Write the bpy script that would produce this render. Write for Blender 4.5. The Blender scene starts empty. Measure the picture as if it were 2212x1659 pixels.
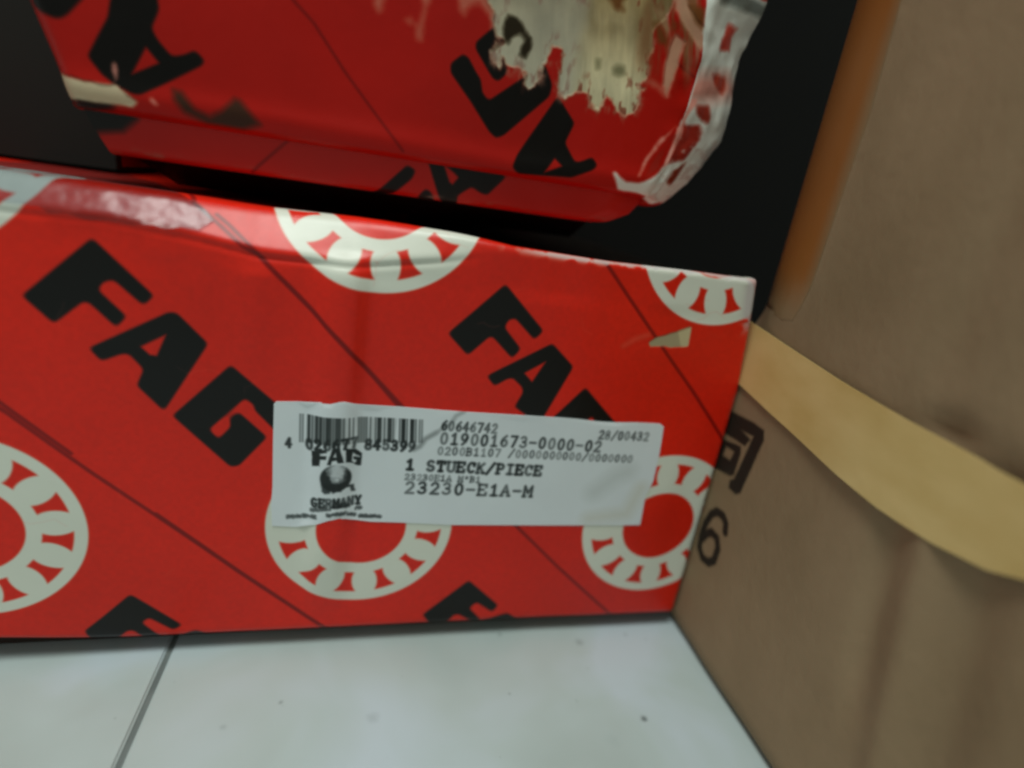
import bpy, bmesh, math, json
import numpy as np
from mathutils import Vector, Matrix, geometry

sc = bpy.context.scene
S = 0.085          # metres per lattice unit (one repeat of the printed pattern)
FZ = 1.085         # the floor lies this many units below the origin of the print

# ---------------- camera ----------------
CAM_ROWS = [[0.965936, -0.21687, 0.141194], [0.059265, -0.345722, -0.936463], [0.251905, 0.912931, -0.321093]]
CAM_POS = [0.05436, -1.50014, 0.38888]
cam_d = bpy.data.cameras.new('camera'); cam = bpy.data.objects.new('camera', cam_d)
sc.collection.objects.link(cam); sc.camera = cam
cam_d.sensor_width = 36; cam_d.lens = 1200.01/2212*36
cam_d.clip_start = .005; cam_d.clip_end = 50
_R = Matrix(CAM_ROWS).transposed()
_R = _R @ Matrix(((1, 0, 0), (0, -1, 0), (0, 0, -1)))
cam.matrix_world = Matrix.Translation(Vector(((CAM_POS[0])*S, CAM_POS[1]*S, (CAM_POS[2]+FZ)*S))) @ _R.to_4x4()
cam_d.dof.use_dof = True
cam_d.dof.focus_distance = 1.56*S
cam_d.dof.aperture_fstop = 4.6

# ---------------- light ----------------
w = bpy.data.worlds.new('World'); sc.world = w; w.use_nodes = True
w.node_tree.nodes['Background'].inputs[0].default_value = (.62, .72, .66, 1)
w.node_tree.nodes['Background'].inputs[1].default_value = .46
def area(name, pos, target, size, energy, col, size_y=None):
    d = bpy.data.lights.new(name, 'AREA'); d.energy = energy; d.color = col
    d.shape = 'RECTANGLE'; d.size = size*S; d.size_y = (size_y or size)*S
    o = bpy.data.objects.new(name, d); sc.collection.objects.link(o)
    p = Vector((pos[0]*S, pos[1]*S, (pos[2]+FZ)*S)); t = Vector((target[0]*S, target[1]*S, (target[2]+FZ)*S))
    o.location = p; o.rotation_euler = (t-p).to_track_quat('-Z', 'Y').to_euler()
    return o
lamp = area('ceiling_light', (-1.5, -2.3, 9.0), (-.6, -1.7, -1.0), 3.6, 1.02, (.94, 1.0, .95), 2.6)
lamp.data.spread = math.radians(75)
sc.view_settings.view_transform = 'Standard'; sc.view_settings.look = 'None'
sc.view_settings.exposure = 0; sc.view_settings.gamma = 1
sc.render.engine = 'CYCLES'
sc.cycles.max_bounces = 8
sc.cycles.filter_width = 2.8

# outlines of the print, sticker, strap and stains in the coordinates of the surface that carries them
DATA = '''{"black":[[[-0.5807,0.154],[-0.4605,0.0318],[-0.4844,0.0071],[-0.5442,0.0637],[-0.5658,0.0551],[-0.5796,0.0349],[-0.5234,-0.0253],[-0.5466,-0.0534],[-0.5991,0.0028],[-0.6119,0.0035],[-0.6771,-0.0558],[-0.7335,0.0042]],[[-0.6095,-0.1134],[-0.4305,-0.0075],[-0.4133,-0.0068],[-0.3458,-0.0811],[-0.4561,-0.2726],[-0.5128,-0.2065],[-0.4937,-0.1605],[-0.5251,-0.1202],[-0.5441,-0.1233],[-0.5865,-0.1442]],[[-0.2918,-0.1352],[-0.145,-0.2716],[-0.1729,-0.3277],[-0.2344,-0.2588],[-0.2354,-0.2441],[-0.2592,-0.2237],[-0.3516,-0.3216],[-0.3275,-0.3517],[-0.2947,-0.3118],[-0.2969,-0.2864],[-0.2753,-0.2683],[-0.206,-0.3387],[-0.2781,-0.4284],[-0.2981,-0.4328],[-0.4355,-0.2866]],[[0.4075,0.149],[0.5351,0.0296],[0.5135,0.003],[0.449,0.0598],[0.4293,0.0544],[0.4191,0.0299],[0.4762,-0.0292],[0.4562,-0.0582],[0.3912,0.001],[0.38,0.0001],[0.3256,-0.0588],[0.2647,-0.0008]],[[0.3899,-0.118],[0.5698,-0.0065],[0.6461,-0.0718],[0.5722,-0.2632],[0.4872,-0.2103],[0.5067,-0.1636],[0.5015,-0.1464],[0.4685,-0.1187],[0.4523,-0.1213],[0.4157,-0.1466]],[[0.6987,-0.136],[0.868,-0.2924],[0.8368,-0.3212],[0.7558,-0.2477],[0.7382,-0.2247],[0.663,-0.3174],[0.593,-0.2674]],[[-0.5753,-0.8618],[-0.4461,-0.9801],[-0.4701,-0.9952],[-0.5322,-0.9458],[-0.5557,-0.9633],[-0.4859,-1.0436],[-0.5223,-1.0529],[-0.5738,-0.9912],[-0.5921,-0.9901],[-0.6677,-1.0715],[-0.699,-0.9882]],[[-0.4811,-1.0743],[-0.433,-1.0113],[-0.4064,-1.0026],[-0.3519,-1.0412],[-0.3922,-1.1315]],[[0.4218,-0.846],[0.5372,-0.9549],[0.5206,-0.9817],[0.4597,-0.9359],[0.4358,-0.962],[0.4821,-1.0127],[0.4654,-1.0273],[0.4067,-0.9868],[0.3872,-0.987],[0.3356,-1.0588],[0.2816,-0.9811]],[[0.4432,-1.0446],[0.5002,-1.0185],[0.5471,-0.9988],[0.5767,-0.9909],[0.6282,-1.03],[0.6094,-1.0936],[0.5306,-1.111]]],
"hole":[[[-0.4979,-0.1004],[-0.4387,-0.0642],[-0.4631,-0.1225],[-0.4787,-0.1208]],[[0.4993,-0.102],[0.5599,-0.0611],[0.5277,-0.1283]]],
"line":[[[-0.8316,-0.2708],[-0.8027,-0.2943],[-0.7045,-0.392],[-0.6311,-0.4635],[-0.4923,-0.5915],[-0.2757,-0.7969],[0.0081,-1.0542]],[[-0.8036,1.5781],[-0.3787,0.2799],[-0.3111,0.2195],[-0.2643,0.1766],[-0.2241,0.1561],[-0.0134,-0.0481],[0.1435,-0.2251],[0.3229,-0.4038]],[[0.5086,-0.5869],[0.7176,-0.7868],[0.989,-1.0353]],[[0.6736,0.2533],[0.7027,0.2294],[0.9034,0.0332],[1.0252,-0.0915],[1.2131,-0.2866],[1.253,-0.3127]]],
"torn":[[[0.8739,0.0238],[0.9025,0.0406],[0.9739,0.0656],[1.0123,0.0819],[1.0131,0.0208],[0.9577,0.0096],[0.9246,0.0127],[0.8826,0.0081]],[[0.9685,0.0652],[1.0123,0.0819],[1.0131,0.0208],[0.9885,0.02]]],
"sticker":[[-0.1865,-0.2366],[-0.1807,-0.2295],[-0.1299,-0.2264],[-0.0687,-0.2198],[-0.0018,-0.2121],[0.0351,-0.2232],[0.1437,-0.2265],[0.3316,-0.2327],[0.621,-0.2372],[0.973,-0.2437],[0.9883,-0.253],[0.9935,-0.3091],[0.9973,-0.368],[0.9974,-0.4543],[0.9832,-0.5151],[0.9902,-0.624],[0.9246,-0.6259],[0.657,-0.6263],[0.335,-0.6234],[0.1867,-0.6152],[0.0888,-0.6126],[0.0474,-0.606],[0.0138,-0.5956],[-0.0318,-0.5956],[-0.0642,-0.6097],[-0.1242,-0.6296],[-0.1909,-0.6257],[-0.1935,-0.5547],[-0.1899,-0.4934],[-0.1888,-0.3602]],
"text":[["60646742",[0.2701,-0.2931],[0.4443,-0.2974],0.0281,0.75,0.15],["28/00432",[0.7704,-0.3023],[0.9462,-0.3037],0.0271,0.7,0.14],["019001673-0000-02",[0.2698,-0.3386],[0.7928,-0.3479],0.0347,0.8,0.14],["0200B1107 /0000000000/0000000",[0.2669,-0.3746],[0.9083,-0.3839],0.024,0.65,0.14],["1 STUECK/PIECE",[0.1768,-0.4287],[0.6095,-0.4407],0.0324,0.9,0.18],["23230E1A M*B1",[0.1776,-0.4628],[0.4135,-0.469],0.0185,0.6,0.16],["23230-E1A-M",[0.1793,-0.5087],[0.5919,-0.5173],0.0372,0.85,0.14],["4",[-0.1575,-0.366],[-0.1391,-0.3659],0.0266,0.85,0.17],["026677",[-0.1044,-0.3676],[0.0426,-0.354],0.0289,0.95,0.17],["845399",[0.055,-0.3643],[0.2054,-0.3663],0.0299,0.9,0.17],["GERMANY",[-0.0841,-0.5517],[0.0585,-0.5481],0.026,0.9,0.2]],
"bar":[[-0.1204,-0.262],[0.217,-0.2641],[0.2221,-0.3374],[-0.12,-0.3486]],
"barguard":[[-0.1198,-0.362]],
"fag":[[[-0.0854,-0.3717],[-0.0457,-0.3604],[-0.0447,-0.3706],[-0.0626,-0.3753],[-0.0628,-0.3835],[-0.0457,-0.3811],[-0.0458,-0.3926],[-0.0621,-0.3947],[-0.0634,-0.4151],[-0.0835,-0.4195]],[[-0.0296,-0.359],[-0.0091,-0.356],[0.0026,-0.4022],[-0.0131,-0.4033],[-0.018,-0.3944],[-0.0283,-0.3973],[-0.0326,-0.4099],[-0.0426,-0.4094]],[[0.0077,-0.358],[0.0337,-0.3624],[0.0514,-0.3778],[0.0517,-0.3918],[0.037,-0.3827],[0.0284,-0.3747],[0.026,-0.372],[0.0249,-0.3998],[0.0311,-0.4082],[0.0368,-0.4052],[0.0366,-0.3995],[0.0294,-0.3951],[0.029,-0.3866],[0.0512,-0.3918],[0.0511,-0.4188],[0.0435,-0.4195],[0.0264,-0.4072],[0.0082,-0.4025]]],
"faghole":[[-0.0265,-0.3835],[-0.0201,-0.3696],[-0.0179,-0.3847]],
"globe":[[-0.0171,-0.4546],[0.0265,-0.4615],[-0.0187,-0.4096]],
"tiny":[[[-0.0854,-0.5702],[-0.0275,-0.5603],38,5],[[-0.023,-0.5531],[0.0272,-0.558],42,5],[[0.041,-0.5691],[0.0609,-0.5688],38,2],[[-0.152,-0.6023],[-0.0663,-0.5905],42,8],[[-0.0387,-0.5836],[0.015,-0.5798],42,6],[[0.0186,-0.5825],[0.0447,-0.5939],38,3],[[0.0523,-0.5962],[0.1205,-0.5982],36,8]],
"drip":[[[-0.0576,-0.4713],[0.0344,-0.4792],[0.0379,-0.5033],[0.0284,-0.504],[0.0229,-0.4882],[0.0135,-0.4887],[0.0084,-0.4787],[0.0016,-0.4828],[-0.0001,-0.4996],[-0.0096,-0.499],[-0.0128,-0.476],[-0.0175,-0.4758],[-0.0177,-0.5015],[-0.0247,-0.5042],[-0.0277,-0.4871],[-0.033,-0.5043],[-0.0471,-0.5061],[-0.0545,-0.4965]]],
"film":[[-1.1561,1.1912],[-1.1848,1.4513],[-0.9628,1.395],[-0.7197,1.0955],[-0.4032,0.3011],[-0.351,0.2611],[-0.3301,0.2336],[-0.3569,0.2026],[-0.3907,0.2033],[-0.4238,0.1954],[-0.4529,0.2013],[-0.4924,0.195],[-0.5394,0.1983],[-0.5867,0.194],[-0.621,0.2039],[-0.6578,0.1989],[-0.6784,0.2115],[-0.7348,0.211],[-0.7859,0.2144],[-1.1566,0.8918]],
"pencil":[[0.3338,-0.2332],[0.3125,-0.2465],[0.3,-0.2718],[0.279,-0.2873],[0.2581,-0.3049],[0.23,-0.325],[0.2154,-0.3509],[0.1994,-0.3609]],
"ublack":[[[-0.5626,0.6936],[-0.471,0.7119],[-0.4664,0.6751],[-0.4738,0.6578],[-0.4851,0.6333],[-0.4734,0.6113],[-0.4453,0.5815],[-0.4181,0.5898],[-0.3938,0.6043],[-0.3724,0.5855],[-0.3814,0.5731],[-0.4655,0.518],[-0.5162,0.4854],[-0.5328,0.4842],[-0.5683,0.4978],[-0.5954,0.515],[-0.6233,0.5495],[-0.6006,0.5924],[-0.5746,0.6384]],[[-0.7346,0.6641],[-0.7357,0.6393],[-0.7116,0.6242],[-0.6882,0.6165],[-0.673,0.6164],[-0.6567,0.6273],[-0.619,0.6702],[-0.6163,0.683]],[[0.2479,0.7165],[0.2176,0.6882],[0.2199,0.6671],[0.2825,0.6065],[0.342,0.5418],[0.3634,0.5282],[0.3849,0.5399],[0.499,0.6579],[0.5023,0.6871],[0.4726,0.7351],[0.4319,0.7055],[0.4151,0.6886],[0.3302,0.6181],[0.3107,0.6338],[0.3019,0.6655],[0.2858,0.6817],[0.2639,0.7101]],[[0.3237,0.7958],[0.2776,0.7487],[0.2794,0.7344],[0.3338,0.674],[0.3504,0.6692],[0.3723,0.6947],[0.3638,0.7315],[0.3808,0.7884],[0.3535,0.8042]],[[0.5232,0.6633],[0.5842,0.6028],[0.5651,0.5479],[0.6035,0.5006],[0.6222,0.5056],[0.6536,0.5219],[0.6736,0.5024],[0.6609,0.4875],[0.5987,0.4575],[0.5556,0.4547],[0.4393,0.4436],[0.4185,0.4602],[0.4278,0.491]],[[-0.4454,0.5094],[-0.4266,0.5074],[-0.3979,0.4736],[-0.3655,0.4622],[-0.3376,0.4801],[-0.3074,0.5132],[-0.2948,0.5107],[-0.248,0.4626],[-0.2897,0.4431],[-0.3726,0.4447],[-0.4233,0.4625],[-0.4438,0.4868]]],
"uhole":[[[-0.4993,0.5912],[-0.4732,0.5622],[-0.5332,0.528]],[[0.5414,0.502],[0.5657,0.4842],[0.5141,0.4582]]],
"ublob":[[[0.3531,0.8289],[0.3747,0.8293],[0.3946,0.8215],[0.4067,0.804],[0.425,0.7889],[0.4295,0.7709],[0.4169,0.7386],[0.4001,0.7437],[0.4028,0.7578],[0.4104,0.7807],[0.393,0.7908],[0.3754,0.782],[0.3628,0.7609],[0.3518,0.7722],[0.3455,0.7948]],[[0.3304,0.7918],[0.3503,0.7825],[0.3647,0.7693],[0.39,0.7688],[0.3796,0.7534],[0.3604,0.7551],[0.3434,0.7652]]],
"uline":[[[-0.1993,0.7783],[-0.1749,0.7543],[-0.126,0.7148],[-0.0483,0.6212],[0.0054,0.5643],[0.1105,0.4556]],[[0.8458,0.8112],[1.1251,0.7146]]],
"utornA":[[[-0.7095,0.5116],[-0.6879,0.5036],[-0.6324,0.4947],[-0.5683,0.4978],[-0.5228,0.4683],[-0.5365,0.4549],[-0.6191,0.4513],[-0.6875,0.4535],[-0.7064,0.4827]]],
"utorn":[[[0.2847,0.8682],[0.3142,0.8322],[0.3275,0.7955],[0.3485,0.7669],[0.3268,0.737],[0.3323,0.7121],[0.3463,0.7053],[0.3564,0.7259],[0.3726,0.7044],[0.4047,0.7103],[0.4255,0.6911],[0.4367,0.663],[0.4457,0.6773],[0.4651,0.6963],[0.4607,0.7357],[0.4747,0.7458],[0.487,0.7783],[0.5143,0.7758],[0.5173,0.7344],[0.5259,0.6737],[0.5437,0.6648],[0.5599,0.6775],[0.591,0.6847],[0.6076,0.6836],[0.6191,0.6614],[0.6445,0.6527],[0.6557,0.6675],[0.6671,0.6816],[0.6826,0.6761],[0.7025,0.6507],[0.7335,0.6426],[0.752,0.6589],[0.7672,0.7107],[0.7715,0.7237],[0.7551,0.7309],[0.7722,0.752],[0.7678,0.7909],[0.7774,0.8318],[0.759,0.8668],[0.7888,0.903],[0.8092,0.9372],[0.8139,0.9755]]],
"upink":[[[0.0106,0.8123],[0.0142,0.783],[0.0267,0.7651],[0.0355,0.777],[0.0405,0.8184]],[[0.124,0.8353],[0.1346,0.8034],[0.1328,0.7788],[0.1215,0.7486],[0.1272,0.7285],[0.1372,0.7286],[0.1389,0.7554],[0.1469,0.7989],[0.1548,0.8416]],[[0.0925,0.7658],[0.1057,0.7735],[0.1184,0.7621],[0.1071,0.7564]],[[0.2172,0.8544],[0.2276,0.8149],[0.2409,0.8052],[0.2471,0.8223],[0.276,0.8386],[0.3033,0.8194],[0.3353,0.8007],[0.3346,0.8363],[0.3088,0.8731]],[[0.7992,0.9771],[0.8192,0.9337],[0.8657,0.8945],[0.9254,0.8494],[1.0029,0.8718],[0.8947,0.9174],[0.8558,0.9481],[0.8419,0.9864]],[[0.8353,0.8748],[0.8714,0.8607],[0.8626,0.8087],[0.8538,0.748],[0.8479,0.7172],[0.8274,0.7434],[0.8231,0.7975],[0.8258,0.8411]],[[0.7507,0.7445],[0.785,0.7506],[0.8283,0.7398],[0.8569,0.7187],[0.839,0.7156],[0.8118,0.7332],[0.7746,0.7378]],[[0.7523,0.9202],[0.7873,0.9205],[0.8144,0.8845],[0.811,0.8629],[0.7805,0.8951]]],
"ubrown":[[[0.7603,0.8877],[0.7763,0.8943],[0.814,0.86],[0.8149,0.839],[0.7888,0.8446]],[[0.8549,0.9513],[0.9088,0.9518],[0.918,0.901],[0.8862,0.9157]],[[0.8134,0.9051],[0.8343,0.9023],[0.8369,0.8856],[0.8187,0.8854]],[[0.5915,0.9283],[0.6071,0.9314],[0.6428,0.8987],[0.6722,0.8976],[0.6599,0.9153],[0.6862,0.947]]],
"ugreen":[[[0.6669,0.7585],[0.6795,0.7696],[0.7014,0.7682],[0.7074,0.7513],[0.6901,0.7411],[0.672,0.7451]],[[0.6156,0.7705],[0.6278,0.7727],[0.632,0.7523],[0.6205,0.7467]]],
"uband":[[[0.9089,1.0021],[0.912,0.9384],[0.9197,0.8911],[1.017,0.8296],[1.0311,0.7746],[0.9999,0.7241],[0.91,0.6631],[0.9012,0.6104],[0.8896,0.5531],[0.8853,0.5303],[0.8615,0.5004],[0.8247,0.4747],[0.7706,0.469],[0.7328,0.4917],[0.724,0.4904],[0.7523,0.4408],[0.8092,0.4404],[1.1561,0.3914],[1.2738,0.43],[1.36,0.4188],[1.36,0.4349],[1.38,0.5432],[1.36,0.6747],[1.38,0.8298],[1.36,0.9849],[1.38,1.0442]]],
"uspot":[[[1.1907,0.9407],[1.2358,0.9384],[1.225,0.9115],[1.2354,0.8789],[1.1754,0.87],[1.1829,0.8973],[1.1917,0.9135]],[[1.1625,0.8065],[1.2026,0.8131],[1.2442,0.8121],[1.2529,0.7886],[1.2422,0.7634],[1.2048,0.7792]],[[1.1286,0.7149],[1.184,0.722],[1.2102,0.6932],[1.2036,0.6756],[1.172,0.6779],[1.1417,0.6919]],[[1.0551,0.6428],[1.1743,0.6658],[1.1992,0.6453],[1.1964,0.6059],[1.1772,0.5596],[1.1126,0.5422],[0.9492,0.5868]],[[1.1956,0.5579],[1.1937,0.531],[1.1999,0.4812],[1.1731,0.4875],[1.152,0.5256]],[[0.8734,0.5745],[0.8675,0.5215],[0.8257,0.4871],[0.8432,0.542],[0.8974,0.6255]]],
"ugray":[[[1.1194,1.0058],[1.1408,0.9746],[1.1893,0.979],[1.2568,0.987],[1.38,1.001],[1.36,1.0405]],[[1.36,0.7462],[1.2487,0.7129],[1.2712,0.6547],[1.2626,0.6085],[1.2983,0.535],[1.38,0.5403],[1.36,0.6288],[1.36,0.731]]],
"upinkzone":[[[1.1195,0.7963],[1.2448,0.8216],[1.38,0.7849],[1.2487,0.7524],[1.2023,0.7357],[1.0825,0.7092],[1.0603,0.7553]]],
"ustreak":[[[-0.5722,0.5508],[-0.5644,0.5473],[-0.5615,0.5144],[-0.5699,0.4992],[-0.5736,0.5224]],[[-0.4979,0.4844],[-0.4879,0.4844],[-0.4772,0.4708],[-0.4845,0.4662],[-0.4969,0.476]],[[1.123,0.7313],[1.1353,0.7297],[1.1144,0.6747],[1.1179,0.6222],[1.1102,0.571],[1.1128,0.5338],[0.8857,0.5283],[0.8941,0.5857],[0.8993,0.6416],[0.9961,0.6926]],[[0.8979,0.6492],[0.8661,0.601],[0.8296,0.54],[0.8112,0.489],[0.8018,0.4897],[0.819,0.5464],[0.8521,0.6028]]],
"tblack":[[[0.1268,0.4213],[0.1516,0.4106],[0.1407,0.386],[0.0901,0.3367],[0.0322,0.2948],[0.0388,0.3296],[0.063,0.3539]],[[0.1785,0.4496],[0.2195,0.4558],[0.3944,0.4527],[0.4089,0.429],[0.362,0.3735],[0.3428,0.377],[0.3132,0.3902],[0.2756,0.3602],[0.279,0.3058],[0.2417,0.3097],[0.21,0.379]],[[0.1613,0.3251],[0.1683,0.3491],[0.1845,0.3668],[0.2025,0.3565],[0.2135,0.3191]]],
"thole":[[[0.2256,0.4402],[0.2593,0.4201],[0.2732,0.4094],[0.2586,0.388],[0.2489,0.3931]]],
"tline":[[[-0.166,0.4608],[-0.181,0.4415],[-0.2637,0.3589],[-0.2775,0.3413]]],
"tleft":[[[-0.7034,0.4603],[-0.6306,0.4534],[-0.5331,0.4541],[-0.5395,0.4284],[-0.574,0.3961],[-0.626,0.386],[-0.6392,0.3766],[-0.7051,0.3803]]],
"cblack":[[[0.1804,-0.2375],[0.1462,-0.2125],[-0.0062,-0.1956],[-0.1067,-0.1875],[-0.1508,-0.1906],[-0.1609,-0.2129],[-0.1326,-0.4144],[-0.1152,-0.4312],[-0.0786,-0.4293],[-0.0758,-0.4093],[-0.0923,-0.3956],[-0.1216,-0.2201],[0.1306,-0.2457]],[[0.1167,-0.2751],[0.0291,-0.2192],[-0.1019,-0.2414],[-0.0889,-0.266],[0.0247,-0.2725],[0.1457,-0.3107]],[[0.0434,-0.3072],[-0.0726,-0.2844],[-0.0794,-0.3058],[-0.0777,-0.3782],[-0.0637,-0.3903],[0.0246,-0.4082],[0.0565,-0.4028]]],
"chole":[[[-0.0084,-0.3143],[-0.0505,-0.3122],[-0.0431,-0.3458],[-0.004,-0.3489]]],
"six":[[-0.123,-0.575],[-0.1137,-0.5478],[-0.0905,-0.5342],[-0.0548,-0.5394],[-0.0314,-0.566],[-0.0166,-0.6131],[-0.0134,-0.6628],[-0.0207,-0.7108],[-0.0503,-0.7325],[-0.0882,-0.7254],[-0.1115,-0.6981],[-0.1128,-0.6483],[-0.093,-0.621],[-0.0571,-0.6206],[-0.0354,-0.6451],[-0.0243,-0.6696]],
"sixw":0.031,"strap":[[[0.0822,0.1149],[-0.0076,0.1035],[-0.1993,0.0776],[-0.3618,0.0584],[-0.487,0.0472],[-0.5944,0.0375],[-0.6732,0.0324],[-0.7436,0.0278],[-0.7916,0.0214],[-0.8233,0.0205],[-0.8839,0.0171],[-1.009,0.0126]],[[0.1108,-0.079],[0.0054,-0.094],[-0.1602,-0.1229],[-0.3098,-0.1439],[-0.4602,-0.1668],[-0.594,-0.1819],[-0.6584,-0.1831],[-0.7302,-0.1823],[-0.7798,-0.1751],[-0.8417,-0.1662],[-0.8915,-0.1447],[-0.9616,-0.1174]]],
"tape":[[-0.1561,0.9801],[-0.1721,0.7028],[-0.1605,0.2617],[-0.1478,0.2058],[-0.1302,0.1578],[-0.083,0.1489],[-0.037,0.1552],[0.0312,0.1542]],
"spots":[[0.949,-0.369,0.014,0.75],[-0.133,-0.205,0.008,0.45],[0.127,-0.281,0.022,0.18],[0.544,-0.24,0.007,0.35],[0.846,-0.052,0.02,0.3],[1.035,-0.028,0.01,0.3],[-0.27,-0.269,0.012,0.2],[0.821,-0.429,0.03,0.06],[1.106,-0.058,0.006,0.2],[0.563,0.005,0.012,0.3]],
"joint":[-0.487,-0.0128,-0.4918,-0.3578]}'''

# ---- surfaces of the boxes, in lattice units (1 unit = one repeat of the print = S metres) ----
def smooth(t):
    t = np.clip(t, 0, 1); return t*t*(3-2*t)

def vnoise(x, y, seed=0):
    xi = np.floor(x).astype(np.int64); yi = np.floor(y).astype(np.int64)
    fx = x-xi; fy = y-yi; fx = fx*fx*(3-2*fx); fy = fy*fy*(3-2*fy)
    def h(a, b):
        n = (a*374761393 + b*668265263 + seed*1442695041) & 0xffffffff
        n = ((n ^ (n >> 13))*1274126177) & 0xffffffff
        return ((n ^ (n >> 16)) & 0xffff)/65535.0
    return (h(xi, yi)*(1-fx)+h(xi+1, yi)*fx)*(1-fy)+(h(xi, yi+1)*(1-fx)+h(xi+1, yi+1)*fx)*fy

def fbm(x, y, seed=0, n=4):
    s = 0; a = 1; t = 0
    for k in range(n):
        s = s+a*vnoise(x*2**k, y*2**k, seed+k*7); t += a; a *= .5
    return s/t

LX0, LX1, LV0, ZC = -1.99, 1.2, -1.014, .75
def lower_grid(dense=1):
    """lid of the lower box: returns P (nv,nu,3), U, V (print coordinates = arc length)"""
    u = np.concatenate([np.arange(LX0, -1.0, .1), np.arange(-1.0, 1.19, .02/dense), np.linspace(1.19, 1.26, 12), np.linspace(1.3, 4.2, 14)])
    v = np.concatenate([np.linspace(LV0-.03, LV0+.03, 8), np.arange(LV0+.05, .08, .03/dense), np.arange(.08, .40, .006), np.linspace(.41, .6, 8), np.linspace(.7, 3.3, 14)])
    U, V = np.meshgrid(u, v)
    vc = np.interp(u, [-2, -.55, -.38, -.22, 0, .22, .34, .5, 2], [.2, .2, .185, .160, .158, .195, .222, .235, .235])
    al = np.radians(np.interp(u, [-2, -.3, .0, .2, .42, 2], [40, 42, 36, 28, 0, 0]))
    vt = np.interp(u, [-2, -.3, .0, .2, .42, 2], [.262, .262, .262, .25, .232, .232])
    w = np.interp(u, [-2, 0, .42, .7, 2], [.07, .06, .035, .025, .02])
    th = al*smooth((V-vc)/.022)+(np.pi/2-al)*smooth((V-vt)/w)
    # the top has sagged under the weight above, so its far part dips behind the rim
    th = th+np.interp(u, [-2, -.3, .2, .5, 4], [.035, .05, .10, .16, .16])*smooth((V-vt-w)/.02)*smooth((1.1-V)/.2)
    # the lower rim rolls under a little
    tb = -np.pi/2*smooth((LV0+.012-V)/.035)
    dv = np.diff(v, axis=0)[:, None]
    thm = (th[1:]+th[:-1])/2; tbm = (tb[1:]+tb[:-1])/2
    i0 = np.searchsorted(v, -.5)
    y = np.vstack([np.zeros((1, len(u))), np.cumsum(np.sin(thm+tbm)*dv, 0)]); z = np.vstack([np.zeros((1, len(u))), np.cumsum(np.cos(thm+tbm)*dv, 0)])
    y = y-y[i0]; z = z-z[i0]+v[i0]
    # right hand corner
    ph = np.pi/2*smooth((u-1.2)/.05)
    phm = (ph[1:]+ph[:-1])/2; du = np.diff(u)
    x = np.concatenate([[0], np.cumsum(np.cos(phm)*du)])+u[0]
    yc = np.concatenate([[0], np.cumsum(np.sin(phm)*du)])
    X = np.repeat(x[None], len(v), 0)
    k = smooth((u-.7)/.5)
    X = X+k*np.interp(V, [-1.04, -.5, -.12, .1, .24, .5], [.008, .012, .014, -.010, -.030, -.03])
    Y = y+yc
    front = smooth((.15-V)/.05)*smooth((1.15-U)/.1)
    # vertical ridge in the card, seen through the sticker
    xr = -.030+.02*(V+.4)
    Y = Y-.010*np.exp(-((U+.235-.05*V)/.05)**2)*front*smooth((V+.25)/.3)
    Y = Y-.021*np.exp(-((U-xr)/.055)**4)*smooth((.2-V)/.08)*smooth((V+1.0)/.3)*(U < 1.1)
    Y = Y+.018*(fbm(U*1.9+3, V*1.9, 3, 2)-.5)*front
    Y = Y+.006*(fbm(U*7, V*7, 5, 2)-.5)*smooth((V-.1)/.05)*(V < .5)*(U < 1.2)
    # pressed groove along the crease
    g = np.exp(-((V-vc+.006)/.007)**2)*np.interp(u, [-2, -.4, -.2, .2, .35, 2], [.3, .6, 1, .7, 0, 0])
    Y = Y+.007*g
    Z = z+.004*(fbm(U*3, V*0+1, 9, 2)-.5)*smooth((V-.0)/.2)
    Z = Z+smooth((-.55-U)/.6)*smooth((-.9-V)/.14)*.04
    Z = Z-.16*smooth((yc-.03)/.7)*smooth((V-.0)/.22)*(U > 1.2)
    return np.stack([X, Y, Z], -1), U, V

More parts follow.
